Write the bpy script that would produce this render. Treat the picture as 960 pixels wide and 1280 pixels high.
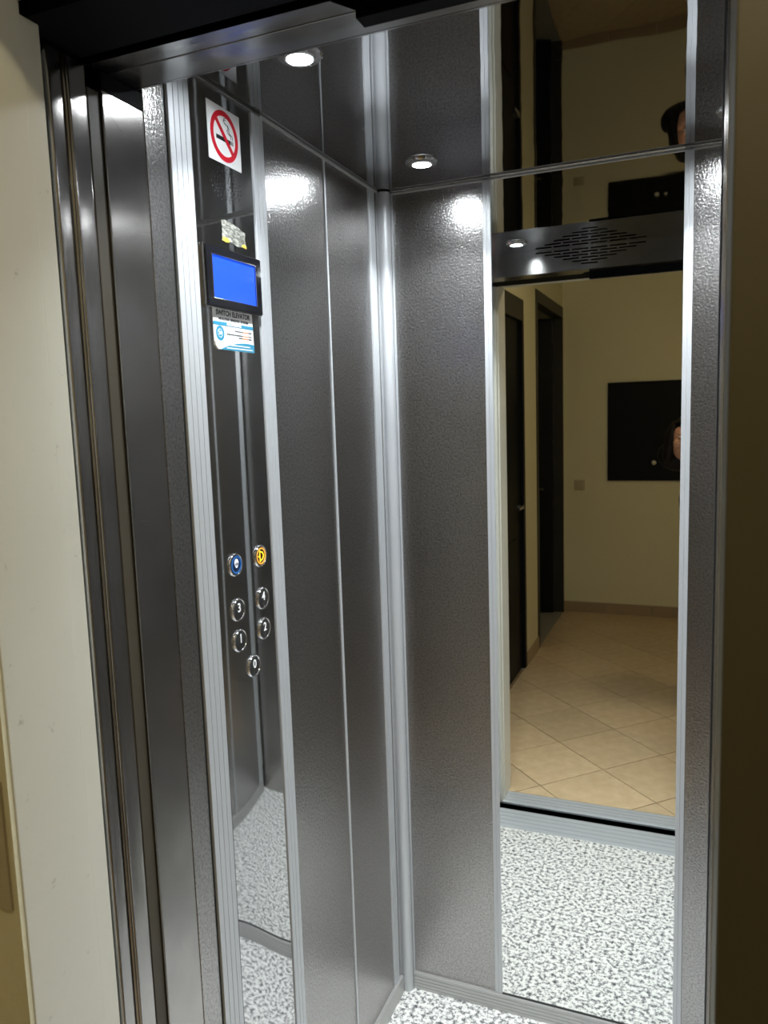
import bpy, bmesh, math, random
from mathutils import Vector, Matrix

random.seed(7)
SC = bpy.context.scene
COL = SC.collection
for o in list(bpy.data.objects):
    bpy.data.objects.remove(o)

# ------------------------------------------------------------------ camera
CZ = 1.599                      # height of the lens above the cabin floor
FPX = 965.65                    # focal length in pixels of a 960 px wide frame
RIGHT = Vector((0.92482157, 0.37899677, -0.03265741))
DOWN = Vector((0.01662314, -0.12603245, -0.99188684))
FWD = Vector((-0.3800378, 0.91677548, -0.12285764))
cam_d = bpy.data.cameras.new('camera')
cam = bpy.data.objects.new('camera', cam_d)
COL.objects.link(cam)
cam.matrix_world = Matrix(((RIGHT.x, -DOWN.x, -FWD.x, 0), (RIGHT.y, -DOWN.y, -FWD.y, 0),
                           (RIGHT.z, -DOWN.z, -FWD.z, CZ), (0, 0, 0, 1)))
cam_d.sensor_fit = 'HORIZONTAL'
cam_d.sensor_width = 36.0
cam_d.lens = FPX / 960.0 * 36.0
cam_d.clip_start = 0.004
cam_d.clip_end = 60
cam_d.dof.use_dof = True
cam_d.dof.focus_distance = 1.45
cam_d.dof.aperture_fstop = cam_d.lens / 3.4      # a 3.4 mm wide pupil, as in a phone
SC.camera = cam

# ------------------------------------------------------------------ world, exposure
W = bpy.data.worlds.new('world')
SC.world = W
W.use_nodes = True
W.node_tree.nodes['Background'].inputs[0].default_value = (0.9, 0.8, 0.6, 1)
W.node_tree.nodes['Background'].inputs[1].default_value = 0.0
SC.view_settings.view_transform = 'Standard'
SC.view_settings.look = 'None'
SC.view_settings.gamma = 1
SC.view_settings.use_curve_mapping = False
SC.view_settings.exposure = 0.0
SC.cycles.max_bounces = 16
SC.cycles.glossy_bounces = 12
SC.cycles.diffuse_bounces = 6
SC.cycles.blur_glossy = 0.6
SC.cycles.sample_clamp_indirect = 12.0
LENS_L = 400.0                 # radiance of the four cabin spots
SPOT_W = 4.3                    # watts of each cabin spot's beam
HALL_L = 125.0                   # radiance of the landing's ceiling lamp

# ------------------------------------------------------------------ dimensions (metres)
XL, XR = -0.757, 0.227          # cabin side walls
D = 1.867                       # back wall
YF = 0.955                      # front of the cabin
H = 2.15                        # cabin ceiling


# ------------------------------------------------------------------ materials
def new_mat(name, col=(0.5, 0.5, 0.5), metal=0.0, rough=0.5, **kw):
    m = bpy.data.materials.new(name)
    m.use_nodes = True
    b = m.node_tree.nodes['Principled BSDF']
    b.inputs['Base Color'].default_value = (*col, 1)
    b.inputs['Metallic'].default_value = metal
    b.inputs['Roughness'].default_value = rough
    for k, v in kw.items():
        b.inputs[k.replace('_', ' ')].default_value = v
    return m


def N(m, t, **kw):
    n = m.node_tree.nodes.new(t)
    for k, v in kw.items():
        setattr(n, k, v)
    return n


def L(m, a, b):
    m.node_tree.links.new(a, b)


def coords(m, scale=(1, 1, 1)):
    tc = N(m, 'ShaderNodeTexCoord')
    mp = N(m, 'ShaderNodeMapping')
    mp.inputs['Scale'].default_value = scale
    L(m, tc.outputs['Object'], mp.inputs[0])
    return mp.outputs[0]


def noise(m, vec, scale, detail=2.0, rough=0.5):
    n = N(m, 'ShaderNodeTexNoise')
    n.inputs['Scale'].default_value = scale
    n.inputs['Detail'].default_value = detail
    n.inputs['Roughness'].default_value = rough
    L(m, vec, n.inputs['Vector'])
    return n.outputs['Fac']


def ramp(m, fac, stops):
    r = N(m, 'ShaderNodeValToRGB')
    el = r.color_ramp.elements
    while len(el) < len(stops):
        el.new(0.5)
    for e, (p, c) in zip(el, stops):
        e.position = p
        e.color = (*c, 1) if len(c) == 3 else c
    L(m, fac, r.inputs[0])
    return r.outputs[0]


def bump(m, height, dist, strength=1.0, prev=None):
    b = N(m, 'ShaderNodeBump')
    b.inputs['Distance'].default_value = dist
    b.inputs['Strength'].default_value = strength
    L(m, height, b.inputs['Height'])
    if prev is not None:
        L(m, prev, b.inputs['Normal'])
    L(m, b.outputs[0], m.node_tree.nodes['Principled BSDF'].inputs['Normal'])
    return b.outputs[0]


def second_lobe(m, rough, fac):
    """brushed or grained metal scatters in two lobes: a tight one and a wide one"""
    nt = m.node_tree
    b = nt.nodes['Principled BSDF']
    c = nt.nodes.new('ShaderNodeBsdfPrincipled')
    c.inputs['Metallic'].default_value = b.inputs['Metallic'].default_value
    c.inputs['Roughness'].default_value = rough
    if b.inputs['Base Color'].links:
        nt.links.new(b.inputs['Base Color'].links[0].from_socket, c.inputs['Base Color'])
    else:
        c.inputs['Base Color'].default_value = b.inputs['Base Color'].default_value
    if b.inputs['Normal'].links:
        nt.links.new(b.inputs['Normal'].links[0].from_socket, c.inputs['Normal'])
    mix = nt.nodes.new('ShaderNodeMixShader')
    mix.inputs[0].default_value = fac
    nt.links.new(b.outputs[0], mix.inputs[1])
    nt.links.new(c.outputs[0], mix.inputs[2])
    nt.links.new(mix.outputs[0], nt.nodes['Material Output'].inputs['Surface'])


def bsdf(m):
    return m.node_tree.nodes['Principled BSDF']


def emission(m, col, s):
    b = bsdf(m)
    b.inputs['Emission Color'].default_value = (*col, 1)
    b.inputs['Emission Strength'].default_value = s


# leather-grain stainless steel of the cabin panels
M_TEX = new_mat('leather_grain_steel', (0.45, 0.44, 0.43), 1.0, 0.12)
v = coords(M_TEX)
n1 = noise(M_TEX, v, 210, 2.0, 0.6)
nb = bump(M_TEX, n1, 0.0008)
n2 = noise(M_TEX, v, 3.0, 2.0)
mm = N(M_TEX, 'ShaderNodeMix', data_type='RGBA', blend_type='MULTIPLY')
mm.inputs[0].default_value = 1.0
L(M_TEX, ramp(M_TEX, n2, [(0.3, (0.40, 0.39, 0.385)), (0.7, (0.46, 0.445, 0.435))]), mm.inputs[6])
L(M_TEX, ramp(M_TEX, n1, [(0.34, (0.72,) * 3), (0.50, (0.96,) * 3), (0.64, (1.10,) * 3)]), mm.inputs[7])
L(M_TEX, mm.outputs[2], bsdf(M_TEX).inputs['Base Color'])
n3 = noise(M_TEX, v, 1.3, 1.0)
bump(M_TEX, n3, 0.004, 1.0, nb)
second_lobe(M_TEX, 0.36, 0.36)

# vertically brushed stainless steel: door jambs, door leaves, header
M_BRU = new_mat('brushed_steel', (0.40, 0.385, 0.37), 1.0, 0.2)
bsdf(M_BRU).inputs['Anisotropic'].default_value = 0.7
v = coords(M_BRU, (900, 900, 6))
n1 = noise(M_BRU, v, 1.0, 2.0)
bump(M_BRU, n1, 0.00008)
v2 = coords(M_BRU)
L(M_BRU, ramp(M_BRU, noise(M_BRU, v2, 9.0, 4.0), [(0.35, (0.36, 0.345, 0.33)), (0.7, (0.45, 0.43, 0.41))]), bsdf(M_BRU).inputs['Base Color'])
M_BRUH = new_mat('header_brushed_steel', (0.33, 0.325, 0.32), 1.0, 0.24)
bsdf(M_BRUH).inputs['Anisotropic'].default_value = 0.6
bump(M_BRUH, noise(M_BRUH, coords(M_BRUH, (6, 900, 900)), 1.0, 2.0), 0.00008)

M_HEAD = new_mat('header_panel_steel', (0.36, 0.355, 0.35), 1.0, 0.2)
bsdf(M_HEAD).inputs['Anisotropic'].default_value = 0.75
bsdf(M_HEAD).inputs['Anisotropic Rotation'].default_value = 0.25
bump(M_HEAD, noise(M_HEAD, coords(M_HEAD, (6, 900, 900)), 1.0, 2.0), 0.00010)

# polished faceplate of the control panel
M_COP = new_mat('polished_dark_steel', (0.60, 0.60, 0.61), 1.0, 0.025)
v = coords(M_COP)
nb = bump(M_COP, noise(M_COP, coords(M_COP, (1, 1, 0.25)), 6.0, 0.0), 0.0004)
# faint scratches
bump(M_COP, noise(M_COP, coords(M_COP, (60, 60, 500)), 1.0, 3.0), 0.000006, 1.0, nb)
second_lobe(M_COP, 0.33, 0.065)

# polished ceiling sheet
M_CEIL = new_mat('polished_ceiling_steel', (0.35, 0.35, 0.355), 1.0, 0.02)
v = coords(M_CEIL)
nb = bump(M_CEIL, noise(M_CEIL, coords(M_CEIL, (1, 1, 1)), 7.0, 1.0), 0.00035)
scr = noise(M_CEIL, coords(M_CEIL, (30, 260, 30)), 1.0, 4.0)
L(M_CEIL, ramp(M_CEIL, scr, [(0.0, (0.02,) * 3), (0.68, (0.02,) * 3), (0.74, (0.14,) * 3)]), bsdf(M_CEIL).inputs['Roughness'])

M_MIRROR = new_mat('mirror_glass', (0.86, 0.87, 0.85), 1.0, 0.0)
M_ALU = new_mat('satin_aluminium', (0.60, 0.615, 0.635), 0.5, 0.5)
bump(M_ALU, noise(M_ALU, coords(M_ALU, (500, 500, 3)), 1.0, 2.0), 0.00008)
M_ALUH = new_mat('satin_aluminium_rail', (0.52, 0.52, 0.51), 0.6, 0.4)
bump(M_ALUH, noise(M_ALUH, coords(M_ALUH, (3, 3, 500)), 1.0, 2.0), 0.00008)
M_SILL = new_mat('worn_sill_aluminium', (0.62, 0.66, 0.70), 0.5, 0.45)
M_GAP = new_mat('black_gap', (0.006, 0.006, 0.006), 0.0, 0.8)
M_BLACKSHADE = new_mat('black_steel_and_shade', (0.002, 0.002, 0.0022), 0.0, 0.7, Specular_IOR_Level=0.08)  # near-black: the lintel's missing light put into colour; dark header parts share it
M_CHROME = new_mat('chrome', (0.85, 0.85, 0.86), 1.0, 0.08)
M_RECESSSHADE = new_mat('recess_shade_brown', (0.055, 0.045, 0.028), 0.0, 0.55)  # brown tone stands in for recess shade
M_GLOSSBLACK = new_mat('gloss_black_plastic', (0.008, 0.008, 0.01), 0.0, 0.08)
M_DARKGREY = new_mat('dark_grey_plastic', (0.035, 0.035, 0.036), 0.0, 0.35)
M_WHITE = new_mat('white_vinyl', (0.80, 0.80, 0.80), 0.0, 0.4)
M_RED = new_mat('red_print', (0.60, 0.004, 0.02), 0.0, 0.4)
M_INK = new_mat('black_print', (0.012, 0.012, 0.014), 0.0, 0.45)
M_TEAL = new_mat('teal_print', (0.03, 0.22, 0.36), 0.0, 0.4)
M_ORANGEPRINT = new_mat('orange_print', (0.55, 0.22, 0.08), 0.0, 0.4)
M_BEIGE = new_mat('beige_adhesive', (0.55, 0.50, 0.42), 0.0, 0.6)
M_GLOWENGRAVE = new_mat('glowing_white_engraving', (0.75, 0.75, 0.75), 0.0, 0.5)
emission(M_GLOWENGRAVE, (1, 1, 1), 0.22)  # numerals carry a faint added glow of their own

# torn sticker residue: cloudy silver paper fibres
M_TAPE = new_mat('silver_paper_residue', (0.45, 0.44, 0.40), 0.35, 0.4)
v = coords(M_TAPE, (1, 90, 220))
L(M_TAPE, ramp(M_TAPE, noise(M_TAPE, v, 1.0, 5.0, 0.7), [(0.36, (0.06, 0.06, 0.05)), (0.5, (0.20, 0.20, 0.17)), (0.64, (0.55, 0.54, 0.5))]), bsdf(M_TAPE).inputs['Base Color'])
M_YTAPE = new_mat('yellow_paper_residue', (0.65, 0.42, 0.04), 0.0, 0.5)

# screens and lit rings
M_SCREEN = new_mat('blue_lcd', (0.01, 0.03, 0.25), 0.0, 0.12)
emission(M_SCREEN, (0.018, 0.12, 1.0), 0.85)
M_BLUERING = new_mat('blue_lit_ring', (0.02, 0.08, 0.2), 0.0, 0.3)
emission(M_BLUERING, (0.03, 0.22, 0.8), 0.35)
M_WHITEGLYPH = new_mat('white_lit_glyph', (0.7, 0.7, 0.75), 0.0, 0.4)
emission(M_WHITEGLYPH, (0.8, 0.9, 1.0), 0.45)
M_AMBER = new_mat('amber_lit_ring', (0.6, 0.3, 0.05), 0.0, 0.3)
emission(M_AMBER, (1.0, 0.42, 0.05), 0.7)
M_YELLOW = new_mat('yellow_lit_glyph', (0.8, 0.6, 0.05), 0.0, 0.3)
emission(M_YELLOW, (1.0, 0.72, 0.02), 0.9)
M_LENS = new_mat('lit_spot_lens', (0.9, 0.9, 0.9), 0.0, 0.4)
emission(M_LENS, (0.90, 0.965, 1.0), LENS_L)
M_HALLLENS = new_mat('lit_hall_diffuser', (0.9, 0.9, 0.9), 0.0, 0.4)
emission(M_HALLLENS, (1.0, 0.84, 0.54), HALL_L)

# granite floor
M_GRANITE = new_mat('speckled_white_granite', (0.8, 0.8, 0.78), 0.0, 0.26)
v = coords(M_GRANITE)
g1 = noise(M_GRANITE, v, 85, 2.0, 0.55)
g2 = noise(M_GRANITE, v, 230, 2.0, 0.6)
mx = N(M_GRANITE, 'ShaderNodeMix', data_type='FLOAT')
mx.inputs[0].default_value = 0.3
L(M_GRANITE, g1, mx.inputs[2])
L(M_GRANITE, g2, mx.inputs[3])
L(M_GRANITE, ramp(M_GRANITE, mx.outputs[0], [(0.31, (0.04, 0.043, 0.05)), (0.41, (0.18, 0.185, 0.19)), (0.475, (0.42, 0.42, 0.41)), (0.53, (0.74, 0.74, 0.71)), (1.0, (0.86, 0.86, 0.83))]), bsdf(M_GRANITE).inputs['Base Color'])

# landing
M_TILE = new_mat('beige_ceramic_tile', (0.60, 0.45, 0.28), 0.0, 0.28)
v = coords(M_TILE)
oi = N(M_TILE, 'ShaderNodeObjectInfo')
hs = N(M_TILE, 'ShaderNodeHueSaturation')
L(M_TILE, ramp(M_TILE, noise(M_TILE, v, 18, 4.0), [(0.3, (0.56, 0.42, 0.25)), (0.7, (0.68, 0.53, 0.34))]), hs.inputs['Color'])
mr = N(M_TILE, 'ShaderNodeMapRange')
mr.inputs['To Min'].default_value = 0.92
mr.inputs['To Max'].default_value = 1.06
L(M_TILE, oi.outputs['Random'], mr.inputs['Value'])
L(M_TILE, mr.outputs[0], hs.inputs['Value'])
L(M_TILE, hs.outputs[0], bsdf(M_TILE).inputs['Base Color'])
M_GROUT = new_mat('grout', (0.26, 0.18, 0.11), 0.0, 0.9)
M_SKIRT = new_mat('brown_skirting_tile', (0.36, 0.27, 0.17), 0.0, 0.35)
M_WALL = new_mat('cream_wall_paint', (0.74, 0.70, 0.50), 0.0, 0.7)
bump(M_WALL, noise(M_WALL, coords(M_WALL), 60, 4.0), 0.0012)
M_WALLW = new_mat('white_ceiling_paint', (0.6, 0.58, 0.5), 0.0, 0.8)
M_MARBLE = new_mat('grey_marble', (0.32, 0.31, 0.27), 0.0, 0.3)
M_FRAME = new_mat('cream_grey_enamel', (0.68, 0.67, 0.59), 0.0, 0.33)
v = coords(M_FRAME)
L(M_FRAME, ramp(M_FRAME, noise(M_FRAME, v, 45, 5.0, 0.65), [(0.24, (0.42, 0.40, 0.33)), (0.34, (0.68, 0.67, 0.59)), (1, (0.70, 0.69, 0.61))]), bsdf(M_FRAME).inputs['Base Color'])
bump(M_FRAME, noise(M_FRAME, v, 130, 3.0), 0.00012)
M_BLACKDOOR = new_mat('black_lacquer_door', (0.004, 0.005, 0.008), 0.0, 0.5, Specular_IOR_Level=0.15)
M_DOORFRAME = new_mat('dark_grey_door_frame', (0.032, 0.031, 0.027), 0.0, 0.45, Specular_IOR_Level=0.3)
M_KNOB = new_mat('pale_knob', (0.7, 0.68, 0.62), 0.2, 0.3)
M_PLATE = new_mat('bronze_tinted_plate', (0.50, 0.45, 0.34), 0.8, 0.32)
M_SWITCH = new_mat('ivory_plastic', (0.52, 0.46, 0.32), 0.0, 0.4)
# person
M_SKIN = new_mat('skin', (0.50, 0.26, 0.18), 0.0, 0.5)
M_LIPS = new_mat('lips', (0.34, 0.08, 0.07), 0.0, 0.4)
M_EYE = new_mat('eye_white', (0.75, 0.73, 0.7), 0.0, 0.2)
M_IRIS = new_mat('dark_iris', (0.03, 0.015, 0.01), 0.0, 0.15)
M_HAIR = new_mat('black_hair', (0.005, 0.004, 0.004), 0.0, 0.5, Specular_IOR_Level=0.2)
bump(M_HAIR, noise(M_HAIR, coords(M_HAIR, (300, 300, 12)), 1.0, 3.0), 0.0015)
M_JUMPER = new_mat('black_knit', (0.012, 0.012, 0.014), 0.0, 0.9)
bump(M_JUMPER, noise(M_JUMPER, coords(M_JUMPER), 260, 2.0), 0.001)
M_TROUSER = new_mat('dark_denim', (0.02, 0.025, 0.04), 0.0, 0.85)
M_SHOE = new_mat('white_leather', (0.5, 0.5, 0.48), 0.0, 0.5)


# ------------------------------------------------------------------ builders
def woff(p):
    w = Vector((0, 0, 0))
    while p is not None:
        w += p.location
        p = p.parent
    return w


def tag(o, label=None, cat=None, group=None, kind=None):
    if label:
        o['label'] = label
    if cat:
        o['category'] = cat
    if group:
        o['group'] = group
    if kind:
        o['kind'] = kind
    return o


def thing(name, label, cat, loc=(0, 0, 0), group=None, kind=None):
    o = bpy.data.objects.new(name, None)
    o.empty_display_size = 0.05
    COL.objects.link(o)
    o.location = loc
    return tag(o, label, cat, group, kind)


def obj(name, bm, mat, parent=None, smooth=False, loc=None):
    """bm is in world coordinates; it is moved into the parent's frame"""
    w = woff(parent)
    if loc is not None:
        w = Vector(loc)
    bmesh.ops.recalc_face_normals(bm, faces=bm.faces[:])
    bmesh.ops.translate(bm, verts=bm.verts, vec=-w)
    me = bpy.data.meshes.new(name)
    bm.to_mesh(me)
    bm.free()
    if smooth:
        for p in me.polygons:
            p.use_smooth = True
        if smooth != True:
            try:
                me.set_sharp_from_angle(angle=smooth)
            except Exception:
                pass
    for mm in (mat if isinstance(mat, (list, tuple)) else [mat]):
        me.materials.append(mm)
    o = bpy.data.objects.new(name, me)
    COL.objects.link(o)
    if parent is not None:
        o.parent = parent
        if loc is not None:
            o.location = Vector(loc) - woff(parent)
    elif loc is not None:
        o.location = loc
    return o


def box(x0, x1, y0, y1, z0, z1, bev=0.0, bm=None, seg=2):
    own = bmesh.new()
    r = bmesh.ops.create_cube(own, size=1)
    bmesh.ops.scale(own, verts=own.verts, vec=(abs(x1 - x0), abs(y1 - y0), abs(z1 - z0)))
    bmesh.ops.translate(own, verts=own.verts, vec=((x0 + x1) / 2, (y0 + y1) / 2, (z0 + z1) / 2))
    if bev:
        bmesh.ops.bevel(own, geom=own.edges[:], offset=bev, segments=seg, affect='EDGES', profile=0.5)
    return merge(bm, own)


def merge(bm, own):
    if bm is None:
        return own
    me = bpy.data.meshes.new('tmp')
    own.to_mesh(me)
    own.free()
    bm.from_mesh(me)
    bpy.data.meshes.remove(me)
    return bm


def prism(pts, axis, a, b, bm=None):
    """extrude a 2D outline along axis: 'z' pts=(x,y); 'x' pts=(y,z); 'y' pts=(x,z)"""
    own = bmesh.new()

    def P(p, t):
        return {'z': (p[0], p[1], t), 'x': (t, p[0], p[1]), 'y': (p[0], t, p[1])}[axis]
    va = [own.verts.new(P(p, a)) for p in pts]
    vb = [own.verts.new(P(p, b)) for p in pts]
    n = len(pts)
    own.faces.new(va)
    own.faces.new(vb[::-1])
    for i in range(n):
        j = (i + 1) % n
        own.faces.new((va[i], vb[i], vb[j], va[j]))
    bmesh.ops.recalc_face_normals(own, faces=own.faces[:])
    return merge(bm, own)


def cyl(c, r, axis, length, seg=32, bm=None, r2=None, bev=0.0):
    """cylinder whose base centre is c, running 'length' along axis"""
    own = bmesh.new()
    bmesh.ops.create_cone(own, cap_ends=True, segments=seg, radius1=r, radius2=r if r2 is None else r2, depth=abs(length))
    if bev:
        es = [e for e in own.edges if all(abs(abs(vv.co.z) - abs(length) / 2) < 1e-7 for vv in e.verts)]
        bmesh.ops.bevel(own, geom=es, offset=bev, segments=2, affect='EDGES', profile=0.5)
    bmesh.ops.translate(own, verts=own.verts, vec=(0, 0, abs(length) / 2))
    ax = {'x': Vector((1, 0, 0)), 'y': Vector((0, 1, 0)), 'z': Vector((0, 0, 1))}[axis] if isinstance(axis, str) else Vector(axis).normalized()
    if length < 0:
        ax = -ax
    q = Vector((0, 0, 1)).rotation_difference(ax)
    bmesh.ops.rotate(own, verts=own.verts, cent=(0, 0, 0), matrix=q.to_matrix())
    bmesh.ops.translate(own, verts=own.verts, vec=c)
    return merge(bm, own)


def lathe(prof, c, axis, seg=40, bm=None):
    """prof: list of (radius, height); turned about axis through c"""
    own = bmesh.new()
    rings = []
    for r, h in prof:
        if r < 1e-6:
            rings.append([own.verts.new((0, 0, h))])
        else:
            rings.append([own.verts.new((r * math.cos(2 * math.pi * k / seg), r * math.sin(2 * math.pi * k / seg), h)) for k in range(seg)])
    for a, b in zip(rings, rings[1:]):
        for k in range(seg):
            j = (k + 1) % seg
            f = [a[k % len(a)], a[j % len(a)], b[j % len(b)], b[k % len(b)]]
            u = []
            for q in f:
                if q not in u:
                    u.append(q)
            if len(u) > 2:
                own.faces.new(u)
    q = Vector((0, 0, 1)).rotation_difference(Vector(axis))
    bmesh.ops.rotate(own, verts=own.verts, cent=(0, 0, 0), matrix=q.to_matrix())
    bmesh.ops.translate(own, verts=own.verts, vec=c)
    return merge(bm, own)


def rib_profile(a, b, base, top, n, groove=0.0012, depth=0.0012, edge=0.0006):
    """2D outline of a ribbed strip from a to b (along s), rising from base to top (along t)"""
    w = (b - a)
    sg = 1 if top > base else -1
    pts = [(a, base), (a, top - sg * edge), (a + edge, top)]
    for k in range(1, n):
        s = a + w * k / n
        pts += [(s - groove / 2, top), (s - groove / 2 + groove * .2, top - sg * depth), (s + groove / 2 - groove * .2, top - sg * depth), (s + groove / 2, top)]
    pts += [(b - edge, top), (b, top - sg * edge), (b, base)]
    return pts


FONT = None


def text_bm(s, size, M, depth=0.0002, align='CENTER', sx=1.0, bold=0.0):
    cu = bpy.data.curves.new('t', 'FONT')
    cu.body = s
    cu.size = size
    cu.align_x = align
    cu.align_y = 'CENTER'
    cu.extrude = depth
    cu.offset = bold
    cu.resolution_u = 3
    o = bpy.data.objects.new('t', cu)
    COL.objects.link(o)
    dg = bpy.context.evaluated_depsgraph_get()
    dg.update()
    me = bpy.data.meshes.new_from_object(o.evaluated_get(dg))
    bm = bmesh.new()
    bm.from_mesh(me)
    bmesh.ops.scale(bm, verts=bm.verts, vec=(sx, 1, 1))
    bmesh.ops.transform(bm, verts=bm.verts, matrix=M)
    bpy.data.objects.remove(o)
    bpy.data.curves.remove(cu)
    bpy.data.meshes.remove(me)
    return bm


def LWM(rel, z, off):
    """frame on the left cabin wall: text x runs along +Y, text y up, text normal +X"""
    return Matrix(((0, 0, 1, XL + off), (1, 0, 0, D + rel), (0, 1, 0, z), (0, 0, 0, 1)))


# ================================================================== CABIN SHELL
fl = obj('floor', box(XL - .03, XR + .03, YF - .005, D + .03, -0.04, 0.0), M_GRANITE)
tag(fl, 'speckled white and grey granite floor inside the lift cabin', 'floor', kind='structure')

# ceiling: polished sheet with openings hidden under the spots
ce = obj('ceiling', box(XL - .03, XR + .03, YF, D + .03, H, H + .02), M_CEIL)
tag(ce, 'dark polished mirror-like steel ceiling of the lift cabin', 'ceiling', kind='structure')
obj('edge_strip', prism([(D, H), (D, H - .004), (D - .005, H - .004), (D - .014, H - .0004), (D - .014, H)], 'x', XL + .032, XR), M_BRUH, ce)
obj('edge_strip', box(XL + .032, XR, D - .0065, D - .001, H - .0075, H - .0035, .0008), M_ALUH, ce)
obj('edge_strip', box(XL, XL + .006, 1.29, D - .03, H - .006, H - .0003, .001), M_ALUH, ce)
obj('edge_strip', box(XL, XL + .006, YF + .012, 1.288, H - .006, H - .0003, .001), M_BRUH, ce)
obj('edge_strip', box(XR - .006, XR, YF + .012, D - .03, H - .006, H - .0003, .001), M_ALUH, ce)

# ---- left wall
wl = obj('wall_left', box(XL - .03, XL - .003, YF + .012, D + .03, 0, H), M_GAP)
tag(wl, 'left cabin wall of grained steel panels divided by thin aluminium strips', 'wall', kind='structure')


def side_panel(r0, r1, z0=0.0, z1=H, mat=M_TEX, name='panel'):
    return obj(name, box(XL - .003, XL, D + r0, D + r1, z0, z1, .0006, seg=1), mat, wl)


def side_strip(r0, r1, n, off=.003, mat=M_ALU, name='trim_strip', groove=.0012):
    p = [(t, s) for s, t in rib_profile(D + r0, D + r1, XL - .003, XL + off, n, groove)]
    return obj(name, prism(p, 'z', 0.0, H - .0005), mat, wl)


side_panel(-.567, -.3205)
side_strip(-.3205, -.3125, 1, .0025)
side_panel(-.3125, -.081)
side_strip(-.081, -.047, 3, .004)
side_panel(-.046, -.03)
side_strip(-.606, -.567, 3, .003)
side_strip(-.847, -.793, 4, .004, groove=.0016)
obj('gap_seal', box(XL - .003, XL - .001, D - .852, D - .847, 0, H), M_GAP, wl)
side_panel(-.9, -.852)

# rounded corner post
obj('corner_post', lathe([(0, 0), (.0165, 0), (.0165, H - .003), (0, H - .003)], (XL + .0145, D - .0145, 0.0), (0, 0, 1), 48), M_ALU, wl, smooth=math.radians(40))
p = [(XL - .002, D - .030), (XL + .003, D - .030), (XL + .003, D - .026), (XL + .0, D - .024)]
obj('corner_bead', prism(p, 'z', 0, H - .003), M_ALU, wl)
p = [(XL + .0285, D + .002), (XL + .0285, D - .003), (XL + .0335, D - .003), (XL + .0335, D + .002)]
obj('corner_bead', prism(p, 'z', 0, H - .003), M_ALU, wl)

# ---- back wall
wb = obj('wall_back', box(XL - .03, XR + .03, D + .003, D + .03, 0, H), M_GAP)
tag(wb, 'back cabin wall of grained steel panels either side of the mirror', 'wall', kind='structure')
obj('panel', box(XL, -.4925, D, D + .003, 0, H, .0006, seg=1), M_TEX, wb)
obj('panel', box(-.0265, XR, D, D + .003, 0, H, .0006, seg=1), M_TEX, wb)
bb = obj('baseboard_back', prism([(y, z) for z, y in rib_profile(0.0, .048, D - .0, D - .010, 5, .0016, .0012)], 'x', XL + .031, XR - .002), M_ALUH)
tag(bb, 'ribbed aluminium baseboard along the back wall below the mirror', 'baseboard', kind='structure')
bl = obj('baseboard_left', prism([(x, z) for z, x in rib_profile(0.0, .048, XL, XL + .010, 5, .0016, .0012)], 'y', YF + .14, D - .031), M_ALUH)
tag(bl, 'ribbed aluminium baseboard along the left cabin wall', 'baseboard', kind='structure')
br = obj('baseboard_right', prism([(x, z) for z, x in rib_profile(0.0, .048, XR, XR - .010, 5, .0016, .0012)], 'y', YF + .032, D - .012), M_ALUH)
tag(br, 'ribbed aluminium baseboard along the right cabin wall, seen in reflections', 'baseboard', kind='structure')

# mirror
mi = thing('wall_mirror', 'tall frameless mirror between two slim aluminium strips on the back wall', 'mirror', (-.2595, D, 0))
obj('mirror_glass', box(-.4735, -.0455, D - .0035, D + .003, .049, H - .001), M_MIRROR, mi)
p = rib_profile(-.4925, -.4735, D + .003, D - .0065, 2, .0012)
obj('side_strip', prism(p, 'z', .049, H - .004), M_ALU, mi)
p = rib_profile(-.0455, -.0265, D + .003, D - .0065, 2, .0012)
obj('side_strip', prism(p, 'z', .049, H - .004), M_ALU, mi)
obj('bottom_seal', box(-.4735, -.0455, D - .0055, D + .002, .0485, .0515), M_DARKGREY, mi)

# ---- right wall (seen only in reflections)
wr = obj('wall_right', box(XR + .003, XR + .03, YF + .012, D + .03, 0, H), M_GAP)
tag(wr, 'right cabin wall of grained steel, seen only reflected', 'wall', kind='structure')
ys = [D - .03, D - .28, D - .56, D - .84]
for a, b in zip(ys, ys[1:]):
    obj('panel', box(XR, XR + .003, b + .004, a - .004, 0, H, .0006, seg=1), M_TEX, wr)
for a in ys[1:3]:
    obj('trim_strip', prism([(t, s) for s, t in rib_profile(a - .004, a + .004, XR + .003, XR - .0025, 1)], 'z', 0, H - .0005), M_ALU, wr)
obj('trim_strip', prism([(t, s) for s, t in rib_profile(ys[3] - .05, ys[3] + .004, XR + .003, XR - .003, 4, .0016)], 'z', 0, H - .0005), M_ALU, wr)
obj('corner_post', lathe([(0, 0), (.0165, 0), (.0165, H - .003), (0, H - .003)], (XR - .0145, D - .0145, 0), (0, 0, 1), 32), M_ALU, wr, smooth=math.radians(40))

# ---- front wall: header with air slots, right return
wf = thing('wall_front', 'front of the cabin with a slotted steel header above the doorway', 'wall', (XR - .1, YF, 0), kind='structure')


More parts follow.
